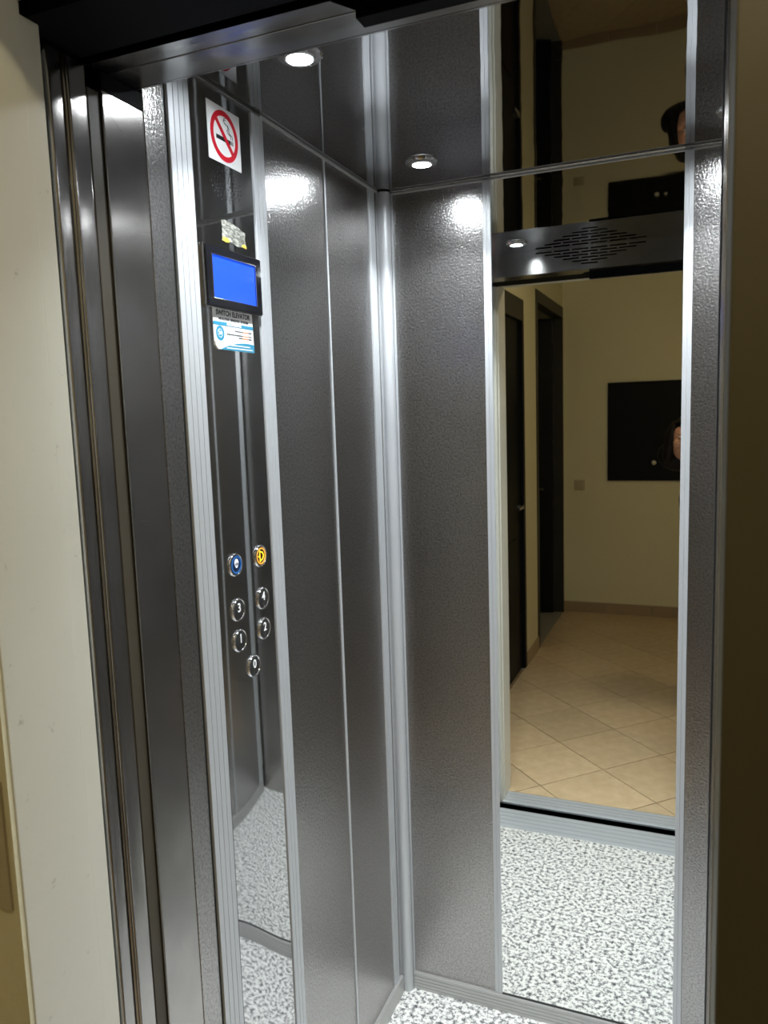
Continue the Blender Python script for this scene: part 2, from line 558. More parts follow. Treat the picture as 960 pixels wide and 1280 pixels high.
def holed_panel(x0, x1, z0, z1, y0, y1, holes):
    """a sheet in the XZ plane with rectangular openings, y0 front face, y1 back face"""
    xs = sorted({x0, x1, *[h[0] for h in holes], *[h[1] for h in holes]})
    zs = sorted({z0, z1, *[h[2] for h in holes], *[h[3] for h in holes]})
    bm = bmesh.new()

    def solid(i, j):
        if i < 0 or j < 0 or i >= len(xs) - 1 or j >= len(zs) - 1:
            return False
        cx, cz = (xs[i] + xs[i + 1]) / 2, (zs[j] + zs[j + 1]) / 2
        return not any(h[0] < cx < h[1] and h[2] < cz < h[3] for h in holes)
    V = {}

    def vt(i, j, y):
        if (i, j, y) not in V:
            V[(i, j, y)] = bm.verts.new((xs[i], y, zs[j]))
        return V[(i, j, y)]
    for i in range(len(xs) - 1):
        for j in range(len(zs) - 1):
            if not solid(i, j):
                continue
            for y in (y0, y1):
                bm.faces.new((vt(i, j, y), vt(i + 1, j, y), vt(i + 1, j + 1, y), vt(i, j + 1, y)))
            for (di, dj, a, b) in ((-1, 0, (i, j), (i, j + 1)), (1, 0, (i + 1, j), (i + 1, j + 1)), (0, -1, (i, j), (i + 1, j)), (0, 1, (i, j + 1), (i + 1, j + 1))):
                if not solid(i + di, j + dj):
                    bm.faces.new((vt(*a, y0), vt(*b, y0), vt(*b, y1), vt(*a, y1)))
    return bm


holes = []
sw, sg_ = .0535, .0085
for row, n in enumerate((6, 5, 4, 3, 2, 1)):
    z = H - .008 - row * .0098
    x = -.365 - (n * (sw + sg_) - sg_) / 2
    for k in range(n):
        holes.append((x, x + sw, z - .0022, z + .0022))
        x += sw + sg_
HB = 2.073
obj('header_panel', holed_panel(XL, XR, HB, H, YF, YF - .004, holes), M_HEAD, wf)
obj('vent_backing', box(-.60, -.13, YF - .03, YF - .012, HB + .008, H - .001), M_GAP, wf)
obj('header_soffit', box(XL - .02, XR, .897, YF - .0045, HB, HB + .004, .0008), M_BRUH, wf)
obj('header_front', box(XL - .02, XR, .897, .900, HB + .0045, H + .05), M_BLACKSHADE, wf)
obj('panel', box(.022, XR, YF - .004, YF, 0, HB - .0005), M_BRU, wf)
obj('return_edge', box(.0215, .026, YF - .05, YF - .0045, 0, HB - .0005, .001), M_GAP, wf)

# door operator plate in front of the header
t = obj('door_track_cover', prism([(XL - .02, .864), (-.405, .864), (-.386, .896), (XL - .02, .896)], 'z', HB + .001, HB + .006), M_BRUH)
tag(t, 'grey metal cover strip under the door header, ending at a slanted cut', 'cover')
t = obj('door_track', box(-.375, .10, .868, .893, HB - .022, HB + .03, .001), M_BLACKSHADE)
tag(t, 'dark door track bar above the cabin doorway, seen in the mirror', 'track')

# ================================================================== DOORWAY, LEFT SIDE
# cabin door jamb: brushed sheet in line with the left wall
jb = thing('door_jamb', 'brushed steel jamb strip at the left of the cabin doorway', 'jamb', (XL, .92, 0))
obj('jamb_sheet', box(XL - .012, XL, .8815, .966, 0, 2.048, .0015), M_BRU, jb)
obj('head_plate', box(XL - .012, XL - .0005, .8825, .966, 2.0485, HB - .0005), M_BLACKSHADE, jb)  # near-black plate above the brushed sheet, up to the soffit
sc = bmesh.new()
for (ya, za, yb, zb, w) in ((.889, 2.024, .932, 1.992, .0011), (.935, 1.885, .955, 1.888, .0008), (.94, 1.872, .957, 1.873, .0007), (.892, 1.46, .936, 1.452, .0008)):
    d = Vector((0, yb - ya, zb - za)).normalized()
    nrm = Vector((0, -d.z, d.y)) * w / 2
    p = [(ya + nrm.y, za + nrm.z), (ya - nrm.y, za - nrm.z), (yb - nrm.y * .3, zb - nrm.z * .3), (yb + nrm.y * .3, zb + nrm.z * .3)]
    prism(p, 'x', XL - .0001, XL + .00015, sc)
so = obj('scratch', sc, M_CHROME, jb)
so['kind'] = 'stuff'

dk = obj('recess_shade_strip', box(XL - .02, XL - .004, .858, .881, 0.004, 2.045, .001), M_RECESSSHADE)  # shade of the recess by the jamb, built as a brown strip
tag(dk, 'dark brown strip standing in for the shaded recess beside the brushed steel jamb', 'shade strip')


def leaf(name, label, y0, y1, x0, x1, cat, mat=M_BRU):
    """a sliding door leaf parked open: sheet body with a rounded closing edge"""
    t = thing(name, label, cat, ((x0 + x1) / 2, (y0 + y1) / 2, 0))
    r = .005
    pts = [(x0, y0), (x1 - r, y0)]
    for k in range(0, 7):
        a = -math.pi / 2 + k * math.pi / 12
        pts.append((x1 - r + r * math.cos(a), y0 + r + r * math.sin(a)))
    for k in range(0, 7):
        a = k * math.pi / 12
        pts.append((x1 - r + r * math.cos(a), y1 - r + r * math.sin(a)))
    pts += [(x0, y1)]
    obj('leaf_body', prism(pts, 'z', .006, 2.07), mat, t, smooth=math.radians(35))
    return t


M_LEAF = M_BRU
d1 = leaf('landing_door', 'outer steel leaf of the landing door, slid open, with rounded edge', .789, .815, -1.12, XL - .003, 'door')
d2 = leaf('cabin_door', 'inner steel leaf of the sliding cabin door, parked open', .8165, .8565, -1.12, XL - .002, 'door')
g = obj('lip', cyl((XL - .0015, .8215, .006), .0032, 'z', 2.064, 16), M_BRU, d2, smooth=math.radians(40))

# landing door frame, left and right, and its lintel, blackened for shade
M_FRAMESHADE = new_mat('shaded_frame_olive', (0.075, 0.064, 0.034), 0.0, 0.5)  # shade on the right-hand post put into its paint colour
lf = thing('door_1', 'cream enamelled landing door frame around the lift doorway', 'door frame', (XL, .7, 0), kind='structure')
obj('frame_post', box(XL - .05, -.738, .6225, .7315, 0, 2.088, .0018, seg=3), M_FRAME, lf)
obj('frame_post', box(XL - .05, -.741, .7325, .7625, 0, 2.076, .0018, seg=3), M_FRAME, lf)
obj('frame_post', box(.0165, .075, .6225, .7725, 0, 2.088, .0018, seg=3), M_FRAMESHADE, lf)
obj('steel_edge', box(.0148, .05, .774, .790, 0, 2.076, .003, seg=3), M_BRU, lf, smooth=True)
obj('steel_edge', box(.0135, .05, .800, .812, 0, 2.076, .003, seg=3), M_BRU, lf, smooth=True)
obj('frame_head', box(XL - .05, .075, .6225, .7315, 2.0885, 2.36), M_FRAME, lf)
obj('lintel', box(XL - .05, .075, .744, .85, 2.0765, 2.32), M_BLACKSHADE, lf)  # unlit underside coloured near-black
cp = obj('cabin_slam_post', box(.0135, .020, .905, .945, 0, HB - .0005, .0015), M_GAP)
tag(cp, 'narrow black closing post at the right of the cabin doorway', 'post')

# hoistway lining that keeps the gap between cabin and landing dark
hw = obj('wall_shaft', box(-1.2, -1.18, .775, 2.0, -.3, 2.6), M_GAP)
tag(hw, 'black lift shaft wall behind the open door leaves', 'wall', kind='structure')
hw2 = obj('wall_shaft_top', box(-1.2, .6, .86, .88, H + .06, 2.6), M_GAP)
tag(hw2, 'black shaft lining above the cabin doorway', 'wall', kind='structure')

# sills
s1 = thing('trim_1', 'worn aluminium sill of the cabin doorway with guide grooves', 'sill', (-.3, .93, 0), kind='structure')
p = [(z, y) for y, z in rib_profile(.808, .903 + .047, -.008, .0, 5, .004, .004)]
obj('sill_plate', prism([(y, z) for z, y in p], 'x', XL - .02, .2), M_SILL, s1)
s2 = thing('trim_2', 'worn aluminium sill of the landing doorway with guide grooves', 'sill', (-.3, .70, 0), kind='structure')
p = [(y, z) for y, z in rib_profile(.66, .755, -.008, .0, 4, .004, .004)]
obj('sill_plate', prism(p, 'x', XL, .016), M_SILL, s2)
pit = obj('trim_3', box(XL - .02, .2, .755, .808, -.12, -.10), M_GAP)
tag(pit, 'black gap between the two door sills', 'gap', kind='structure')

# call plate on the landing wall
cpl = thing('call_plate', 'metal call button plate on the landing wall left of the lift', 'call plate', (-.80, .616, 1.02))
obj('plate', box(-.842, -.7475, .6130, .616, 1.03, 1.192, .0012), M_PLATE, cpl)
obj('call_button', cyl((-.7945, .6130, 1.112), .014, 'y', -.004, 24, bev=.001), M_DARKGREY, cpl, smooth=math.radians(40))

# ================================================================== CONTROL PANEL
C0, C1 = -.787, -.606
cop = thing('control_panel', 'tall polished dark steel control panel with screen and round buttons', 'control panel', (XL, D - .6965, 0))
own = bmesh.new()
# slightly bowed faceplate
nseg = 14
pts = [(XL - .003, D + C1 - .0005), (XL - .003, D + C0 + .0005)]
for k in range(nseg + 1):
    u = k / nseg
    pts.append((XL + .0003 + .0010 * math.sin(math.pi * u), D + C0 + .0005 + (C1 - C0 - .001) * u))
obj('faceplate', prism(pts, 'z', 0, H - .0005), M_COP, cop, smooth=math.radians(30))
obj('edge_seal', box(XL - .003, XL + .0008, D - .793, D - .7872, 0, H), M_DARKGREY, cop)

FO = .0013     # how far the bowed faceplate stands out at its middle


def cyloff(rel):
    u = (rel - C0) / (C1 - C0)
    return .0003 + .0010 * math.sin(math.pi * max(0, min(1, u)))


# speaker holes
bm = bmesh.new()
sc_ = Vector((-.695, 1.996))
for ring, (rr, n) in enumerate(((.010, 6), (.019, 12), (.028, 18), (.036, 24), (.044, 22))):
    for k in range(n):
        a = 2 * math.pi * (k + .3 * ring) / n
        rel, z = sc_.x + rr * math.cos(a), sc_.y + rr * .62 * math.sin(a)
        cyl((XL + cyloff(rel) - .001, D + rel, z), .0016, 'x', .00115, 8, bm)
o = obj('speaker_hole', bm, M_GAP, cop)
o['kind'] = 'stuff'

# display
so_ = .0013
disp = obj('display_screen', box(XL + .0015, XL + .0088, D - .763, D - .631, 1.803, 1.872, .0008), M_SCREEN, cop)
tag(disp, 'blank bright blue screen')


def ring_frame(a0, a1, b0, b1, w, x0, x1, bm=None):
    bm = box(x0, x1, D + a0, D + a1, b0, b0 + w[0], .0008, bm)
    box(x0, x1, D + a0, D + a1, b1 - w[1], b1, .0008, bm)
    box(x0, x1, D + a0, D + a0 + w[2], b0 + w[0] * .9, b1 - w[1] * .9, .0008, bm)
    box(x0, x1, D + a1 - w[3], D + a1, b0 + w[0] * .9, b1 - w[1] * .9, .0008, bm)
    return bm


obj('bezel', ring_frame(-.780, -.612, 1.789, 1.886, (.013, .013, .016, .018), XL + .0005, XL + .0105), M_GLOSSBLACK, disp)
obj('chrome_rim', ring_frame(-.782, -.610, 1.787, 1.888, (.0022, .0022, .0022, .0022), XL + .0002, XL + .0075), M_CHROME, disp)
obj('screen_rim', ring_frame(-.765, -.629, 1.801, 1.874, (.0018, .0018, .0018, .0018), XL + .0088, XL + .0112), M_CHROME, disp)


# buttons
def button(name_mat_ring, rel, z, glyph_bm, glyph_mat, label, halo=None, braille=True):
    r = .0208
    x = XL + cyloff(rel) - .0005
    c = (x, D + rel, z)
    b = obj('button', lathe([(0, .0), (r * .80, 0), (r * .80, .0032), (r * .76, .0036), (0, .0036)], c, (1, 0, 0)), name_mat_ring, cop, smooth=math.radians(30))
    tag(b, label)
    obj('button_ring', lathe([(r * .82, 0), (r, 0), (r, .0022), (r * .95, .0042), (r * .87, .0042), (r * .82, .0030), (r * .82, 0)], c, (1, 0, 0)), M_CHROME, b, smooth=math.radians(50))
    if halo:
        obj('light_ring', lathe([(r * .62, .003), (r * .74, .003), (r * .74, .0042), (r * .62, .0042), (r * .62, .003)], c, (1, 0, 0)), halo, b, smooth=math.radians(50))
    obj('glyph', glyph_bm, glyph_mat, b)
    if braille:
        bm = bmesh.new()
        for (dy, dz) in ((-.002, -.010), (.002, -.010), (-.002, -.0135)):
            cyl((x + .0034, D + rel + dy, z + dz), .0007, 'x', .0007, 8, bm)
        obj('braille_dot', bm, M_CHROME, b)
    return b


M_BTN = new_mat('dark_button_face', (0.05, 0.05, 0.05), 0.5, 0.4)
GO = .0052


def num(s, rel, z):
    return text_bm(s, .0225, LWM(rel, z + .0030, cyloff(rel) + .0033), .0003, sx=.95, bold=.00025)


for s, rel, z in (('3', -.7335, 1.268), ('4', -.651, 1.270), ('1', -.7335, 1.212), ('2', -.651, 1.212), ('0', -.6935, 1.153)):
    button(M_BTN, rel, z, num(s, rel, z), M_GLOWENGRAVE, 'round chrome-ringed floor button marked ' + s)
# door-open button: white shape with two dark arrows
rel, z = -.7345, 1.349
bx_ = XL + cyloff(rel) + .0031
bm = prism([(D + rel + .0062 * math.cos(a) * (1 if math.sin(a) > -.2 else .8), z + .0025 + .0082 * math.sin(a)) for a in [k * math.pi / 12 for k in range(24)]], 'x', bx_, bx_ + .0005)
b = button(new_mat('deep_blue_face', (0.01, 0.03, 0.10), 0.2, 0.3), rel, z, bm, M_WHITEGLYPH, 'blue lit door-opening button', M_BLUERING)
bm = prism([(D + rel - .0045, z + .0015), (D + rel - .001, z + .0045), (D + rel - .001, z - .0015)], 'x', bx_ + .0005, bx_ + .0009)
prism([(D + rel + .0045, z + .0015), (D + rel + .001, z + .0045), (D + rel + .001, z - .0015)], 'x', bx_ + .0005, bx_ + .0009, bm)
obj('arrow', bm, M_INK, b)
# alarm bell, lying on its side
rel, z = -.652, 1.350
bx_ = XL + cyloff(rel) + .0031
bm = bmesh.new()


def stroke(pts, w, bm, x0, x1):
    for (a, b) in zip(pts, pts[1:]):
        a = Vector(a)
        b = Vector(b)
        d = (b - a)
        if d.length < 1e-7:
            continue
        d.normalize()
        n_ = Vector((-d.y, d.x)) * w / 2
        e = d * w * .3
        prism([tuple(a + n_ - e), tuple(b + n_ + e), tuple(b - n_ + e), tuple(a - n_ - e)], 'x', x0, x1, bm)


bell = [(-.0055, .0095), (-.0055, -.0095), (.004, -.0055), (.0075, 0), (.004, .0055), (-.0055, .0095)]
bell = [(D + rel + .001 + a, z + b_) for a, b_ in bell]
stroke(bell, .0022, bm, bx_, bx_ + .0006)
stroke([(D + rel - .0095, z), (D + rel - .0045, z)], .0024, bm, bx_, bx_ + .0006)
b = button(new_mat('dark_amber_face', (0.05, 0.02, 0.004), 0.1, 0.3), rel, z, bm, M_YELLOW, 'amber lit alarm button with a yellow bell', M_AMBER, braille=False)

# ------------------------------------------------------------------ stickers on the panel
STO = .0016
ns = obj('no_smoking_sticker', prism([(D - .742, 2.030), (D - .645, 2.030), (D - .645, 2.122), (D - .742, 2.122)], 'x', XL + STO - .001, XL + STO), M_WHITE)
ns.name = 'no_smoking_sticker'
tag(ns, 'white square no smoking sticker with a red ring, high on the control panel', 'sticker')
cy, cz = D - .6935, 2.076
R1, R2 = .041, .0322
bm = bmesh.new()
K = 48
own = bmesh.new()
for t in range(K):
    a, b_ = 2 * math.pi * t / K, 2 * math.pi * (t + 1) / K
    prism([(cy + R2 * math.cos(a), cz + R2 * math.sin(a)), (cy + R1 * math.cos(a), cz + R1 * math.sin(a)), (cy + R1 * math.cos(b_), cz + R1 * math.sin(b_)), (cy + R2 * math.cos(b_), cz + R2 * math.sin(b_))], 'x', XL + STO, XL + STO + .0003, own)
obj('red_ring', own, M_RED, ns)
bm = bmesh.new()
stroke([(cy - .0235, cz + .0235), (cy + .0255, cz - .0255)], .0078, bm, XL + STO, XL + STO + .0004)
obj('red_bar', bm, M_RED, ns)
bm = bmesh.new()
prism([(cy - .0245, cz - .0085), (cy + .019, cz - .0085), (cy + .019, cz - .0018), (cy - .0245, cz - .0018)], 'x', XL + STO, XL + STO + .0002, bm)
prism([(cy + .0205, cz - .0085), (cy + .0225, cz - .0085), (cy + .0225, cz - .0018), (cy + .0205, cz - .0018)], 'x', XL + STO, XL + STO + .0002, bm)
prism([(cy + .0238, cz - .0085), (cy + .0258, cz - .0085), (cy + .0258, cz - .0018), (cy + .0238, cz - .0018)], 'x', XL + STO, XL + STO + .0002, bm)
obj('cigarette', bm, M_INK, ns)
bm = bmesh.new()
for dx in (0, .0052):
    stroke([(cy + .0195 + dx, cz + .0005), (cy + .0185 + dx, cz + .006), (cy + .011 + dx, cz + .0085), (cy + .0085 + dx, cz + .012), (cy + .012 + dx * .6, cz + .0155), (cy + .010 + dx * .4, cz + .020), (cy + .004 + dx * .3, cz + .021), (cy - .001, cz + .0245), (cy + .0005, cz + .029 - dx * .5), (cy + .005, cz + .0305 - dx * .6)], .0013, bm, XL + STO, XL + STO + .0002)
obj('smoke', bm, M_INK, ns)

tp = obj('sticker_residue', prism([(D - .7175, 1.936), (D - .705, 1.9385), (D - .668, 1.934), (D - .655, 1.930), (D - .644, 1.928), (D - .646, 1.915), (D - .642, 1.904), (D - .670, 1.9005), (D - .694, 1.9045), (D - .717, 1.903), (D - .7155, 1.92)], 'x', XL + .0005, XL + STO), M_TAPE)
tag(tp, 'scratched silvery remains of a torn-off sticker above the blue screen', 'sticker residue')
obj('yellow_scrap', prism([(D - .717, 1.9035), (D - .715, 1.909), (D - .698, 1.909), (D - .695, 1.9035), (D - .705, 1.9015)], 'x', XL + STO, XL + STO + .0003), M_YTAPE, tp)
obj('yellow_scrap', prism([(D - .659, 1.903), (D - .651, 1.908), (D - .643, 1.906), (D - .642, 1.9015)], 'x', XL + STO, XL + STO + .0003), M_YTAPE, tp)

# service sticker
ST = obj('service_sticker', prism([(D - .750, 1.7203), (D - .634, 1.7203), (D - .636, 1.7885), (D - .7585, 1.7885), (D - .7575, 1.727)], 'x', XL + STO - .001, XL + STO), M_WHITE)
tag(ST, 'white and teal lift service sticker directly below the blue screen', 'sticker')
X0, X1 = XL + STO, XL + STO + .00025
obj('teal_band', prism([(D - .7585, 1.7605), (D - .6352, 1.7605), (D - .6352, 1.7665), (D - .7585, 1.7665)], 'x', X0, X1), M_TEAL, ST)
arc = [(D - .742, 1.7203), (D - .634, 1.7203), (D - .634, 1.7335)]
for k in range(9):
    u = k / 8
    arc.append((D - .634 - .108 * u, 1.7335 + .006 * math.sin(math.pi * (u * .62 + .22)) - .0132 * u * u - .0030))
obj('teal_wave', prism(arc, 'x', X0, X1), M_TEAL, ST)
obj('title_text', text_bm('SWITCH ELEVATOR', .0118, LWM(-.6965, 1.7812, STO), .0003, sx=1.0, bold=.0004), M_INK, ST)
obj('subtitle_text', text_bm('INSTALLATION - REPARATION - ENTRETIEN', .0058, LWM(-.6965, 1.7712, STO), .0003, sx=.80, bold=.0002), M_INK, ST)
obj('band_text', text_bm('ASCENSEURS', .0062, LWM(-.6965, 1.7635, STO + .0002), .0003, sx=1.25, bold=.0002), M_WHITE, ST)
emb = obj('round_emblem', lathe([(.0075, 0), (.0125, 0), (.0125, .0003), (.0075, .0003), (.0075, 0)], (X0 - .00005, D - .7395, 1.7475), (1, 0, 0), 28), M_TEAL, ST)
obj('emblem_disc', cyl((X0 - .00005, D - .7395, 1.7475), .0062, 'x', .0003, 24), M_TEAL, ST)
obj('emblem_text', text_bm('24', .0085, LWM(-.7395, 1.7475, STO + .0003), .0003, bold=.0003), M_WHITE, ST)
bm = bmesh.new()
bo = bmesh.new()
random.seed(3)
for zc_, a, b_ in ((1.7540, -.694, -.640), (1.7472, -.720, -.640), (1.7430, -.682, -.642)):
    y = a
    while y < b_:
        w = random.uniform(.002, .006)
        tgt = bo if (-.672 < y < -.652) else bm
        prism([(D + y, zc_ - .0012), (D + min(y + w, b_), zc_ - .0012), (D + min(y + w, b_), zc_ + .0013), (D + y, zc_ + .0013)], 'x', X0, X1, tgt)
        y += w + .0012
o = obj('small_print', bm, M_INK, ST)
o = obj('small_print', bo, M_ORANGEPRINT, ST)
bm = bmesh.new()
for zc_, a, b_ in ((1.7292, -.715, -.648), (1.7242, -.722, -.640)):
    y = a
    while y < b_:
        w = random.uniform(.003, .008)
        prism([(D + y, zc_ - .0009), (D + min(y + w, b_), zc_ - .0009), (D + min(y + w, b_), zc_ + .0009), (D + y, zc_ + .0009)], 'x', X1, X1 + .0002, bm)
        y += w + .001
obj('small_print', bm, M_WHITE, ST)
obj('peeled_corner', prism([(D - .7574, 1.7335), (D - .7415, 1.7295), (D - .742, 1.7215), (D - .750, 1.7206), (D - .757, 1.7268)], 'x', X1, X1 + .0012), M_BEIGE, ST)

# ================================================================== CEILING SPOTS
proto = None
for i, (x, y, lab) in enumerate(((-.578, 1.118, 'round lit ceiling spot over the left wall, nearest the doorway'),
                                 (-.580, 1.680, 'round lit ceiling spot beside the back left corner post'),
                                 (.048, 1.118, 'round lit ceiling spot at the right, nearest the doorway, seen only as reflections'),
                                 (.048, 1.680, 'round lit ceiling spot near the back wall at the right, seen only as reflections'))):
    if proto is None:
        t = thing('ceiling_spot', lab, 'ceiling light', (x, y, H), 'recessed spots in the cabin ceiling')
        c = (x, y, H)
        obj('bezel', lathe([(.0225, .0), (.0355, .0), (.0355, .002), (.033, .0052), (.0245, .0062), (.0225, .0035), (.0225, 0)], c, (0, 0, -1), 48), M_CHROME, t, smooth=math.radians(40))
        obj('inner_ring', lathe([(.0195, .0), (.0222, .0), (.0222, .0072), (.0205, .0078), (.0195, .006), (.0195, 0)], c, (0, 0, -1), 48), M_WHITE, t, smooth=math.radians(40))
        obj('lens', lathe([(0, .0045), (.012, .0042), (.0192, .003), (.0192, .0004), (0, .0004)], c, (0, 0, -1), 40), M_LENS, t, smooth=math.radians(40))
        ld = bpy.data.lights.new('spot_beam', 'AREA')
        ld.shape = 'DISK'
        ld.size = .036
        ld.energy = SPOT_W
        ld.color = (0.90, 0.965, 1.0)
        ld.spread = math.radians(105)
        lo = bpy.data.objects.new('spot_beam', ld)
        COL.objects.link(lo)
        lo.parent = t
        lo.location = (0, 0, -.0085)
        proto = t
    else:
        t = proto.copy()
        COL.objects.link(t)
        t.location = (x, y, H)
        t['label'] = lab
        for ch in [c_ for c_ in bpy.data.objects if c_.parent == proto]:
            d = ch.copy()
            COL.objects.link(d)
            d.parent = t

# ================================================================== LANDING
HX0, HX1, HY0, HY1, HH = -1.01, 1.15, -2.42, .6205, 2.62
hf = obj('floor_landing', box(-2.3, HX1 + .1, HY0 - .1, .66, -.05, -.004), M_GROUT)
tag(hf, 'diagonal beige ceramic tile floor of the landing, seen in the mirror', 'floor', kind='structure')
S = .333
g = .0024
origin = Vector((-.387, .335))
e1 = Vector((math.cos(math.radians(45)), math.sin(math.radians(45))))
e2 = Vector((-e1.y, e1.x))
full = None


def clip_poly(poly, axis, val, keep_less):
    out = []
    for i in range(len(poly)):
        a, b = poly[i], poly[(i + 1) % len(poly)]
        ia = (a[axis] <= val) == keep_less
        ib = (b[axis] <= val) == keep_less
        if ia:
            out.append(a)
        if ia != ib:
            t = (val - a[axis]) / (b[axis] - a[axis])
            out.append(a + (b - a) * t)
    return out


for i in range(-12, 12):
    for j in range(-12, 12):
        c = origin + e1 * (i + .5) * S + e2 * (j + .5) * S
        h = S / 2 - g
        poly = [c + e1 * sx * h + e2 * sy * h for sx, sy in ((-1, -1), (1, -1), (1, 1), (-1, 1))]
        cl = poly
        for ax, val, less in ((0, HX0, False), (0, HX1, True), (1, HY0, False), (1, .658, True)):
            if cl:
                cl = clip_poly(cl, ax, val, less)
        if len(cl) < 3:
            continue
        inside = all(HX0 < p.x < HX1 and HY0 < p.y < .658 for p in poly)
        area = abs(sum(cl[k].x * cl[(k + 1) % len(cl)].y - cl[(k + 1) % len(cl)].x * cl[k].y for k in range(len(cl)))) / 2
        if area < .0004:
            continue
        if inside and full is not None:
            o = bpy.data.objects.new('tile', full)
            COL.objects.link(o)
            o.parent = hf
            o.location = (c.x, c.y, 0)
            continue
        bm = prism([(p.x, p.y) for p in cl], 'z', -.004, 0.0)
        o = obj('tile', bm, M_TILE, hf, loc=(c.x, c.y, 0))
        if inside:
            full = o.data

cel = obj('ceiling_landing', box(-2.3, HX1 + .1, HY0 - .1, .9, HH, HH + .05), M_WALLW)
tag(cel, 'pale painted ceiling of the landing', 'ceiling', kind='structure')

# far wall
w1 = obj('wall_landing_far', box(-2.3, HX1 + .1, HY0 - .1, HY0, -.02, HH), M_WALL)
tag(w1, 'cream painted far wall of the landing, reflected in the mirror', 'wall', kind='structure')
k = HX0 + .001
while k < HX1 - .02:
    obj('skirting_tile', box(k, min(k + .331, HX1), HY0, HY0 + .009, 0.0, .085, .001, seg=1), M_SKIRT, w1)
    k += .333
w2 = obj('wall_landing_right', box(HX1, HX1 + .1, HY0, .75, -.02, HH), M_WALL)
tag(w2, 'cream painted right wall of the landing', 'wall', kind='structure')
# wall in which the lift door sits
w3 = thing('wall_landing_lift', 'cream wall around the landing door frame', 'wall', (-.9, HY1, 0), kind='structure')
obj('wall_part', box(HX0 - .12, XL - .0505, HY1 - .0045, .76, 0, HH), M_WALL, w3)
obj('wall_part', box(XL - .0504, -.7395, HY1 - .0045, HY1 + .0015, 0, 2.36), M_WALL, w3)
obj('wall_part', box(.0755, HX1, HY1 - .0045, .76, 0, HH), M_WALL, w3)
obj('wall_part', box(XL - .05, .075, HY1, .76, 2.361, HH), M_WALL, w3)
# landing left wall with two black doors
w4 = thing('wall_landing_left', 'cream side wall of the landing holding two black doors', 'wall', (HX0, -1.1, 0), kind='structure')
for (a, b, z0) in ((-.02, HY1 - .005, 0), (-1.36, -.98, 0), (-.98, -.02, 2.26), (-2.40, -1.36, 2.38), (HY0, -2.40, 0)):
    obj('wall_part', box(HX0 - .12, HX0, a, b, z0, HH), M_WALL, w4)
for (a, b) in ((-.02, HY1 - .01), (-1.36, -.98)):
    k = a
    while k < b - .01:
        obj('skirting_tile', box(HX0, HX0 + .009, k, min(k + .331, b), 0, .085, .001, seg=1), M_SKIRT, w4)
        k += .333
# closed black door nearer the lift
dd = thing('door_2', 'closed black apartment door in a dark frame, nearest the lift in the mirror', 'door', (HX0, -.5, 0), kind='structure')
obj('door_leaf', box(HX0 - .06, HX0 - .015, -.925, -.075, .004, 2.13, .002), M_BLACKDOOR, dd)
obj('frame_head', box(HX0 - .07, HX0 + .006, -.98, -.02, 2.135, 2.26, .002), M_DOORFRAME, dd)
obj('frame_side', box(HX0 - .07, HX0 + .006, -.98, -.93, 0, 2.134, .002), M_BLACKDOOR, dd)
obj('frame_side', box(HX0 - .07, HX0 + .006, -.07, -.02, 0, 2.134, .002), M_BLACKDOOR, dd)
for (a, b, c_, d_) in ((.15, .85, -.80, -.20), (1.05, 1.98, -.80, -.20)):
    obj('raised_panel', box(HX0 - .016, HX0 - .009, c_, d_, a, b, .003), M_BLACKDOOR, dd)
h = obj('door_handle', cyl((HX0 - .015, -.86, 1.03), .011, 'x', .035, 16), M_CHROME, dd)
cyl((0, 0, 0), .001, 'x', .001, 3).free()
obj('lever', box(HX0 + .012, HX0 + .022, -.86, -.755, 1.021, 1.037, .003), M_CHROME, h)
# open black door at the far end
de = thing('door_3', 'black door standing ajar at the far end of the landing', 'door', (HX0 - .04, -2.36, 0), kind='structure')
obj('frame_head', box(HX0 - .07, HX0 + .006, -2.40, -1.36, 2.30, 2.38, .002), M_DOORFRAME, de)
obj('frame_side', box(HX0 - .07, HX0 + .006, -1.415, -1.36, 0, 2.299, .002), M_DOORFRAME, de)
obj('frame_side', box(HX0 - .07, HX0 + .006, -2.40, -2.375, 0, 2.299, .002), M_DOORFRAME, de)
a = math.radians(164)
u = Vector((math.cos(a), math.sin(a)))
n_ = Vector((-u.y, u.x))
hp = Vector((HX0 - .075, -2.365))
q = [hp, hp + u * .9, hp + u * .9 + n_ * -.04, hp + n_ * -.04]
ol = obj('door_leaf', prism([(p.x, p.y) for p in q], 'z', .006, 2.295), M_BLACKDOOR, de)
hb = hp + u * .12 + n_ * -.04
obj('door_handle', box(hb.x - .05, hb.x + .05, hb.y + .02, hb.y + .035, .99, 1.006, .003), M_CHROME, de)
t = obj('floor_marble', box(-2.25, HX0 - .001, HY0 + .002, -.9, -.004, .001), M_MARBLE)
tag(t, 'grey marble threshold and floor beyond the open black door', 'floor', kind='structure')
t = obj('wall_beyond', box(-2.3, -2.25, HY0, .0, 0, HH), M_WALL)
tag(t, 'cream wall beyond the open black door', 'wall', kind='structure')
t = obj('wall_beyond_side', box(-2.25, HX0 - .12, -.95, -.9, 0, HH), M_WALL)
tag(t, 'cream side wall of the room beyond the open door', 'wall', kind='structure')

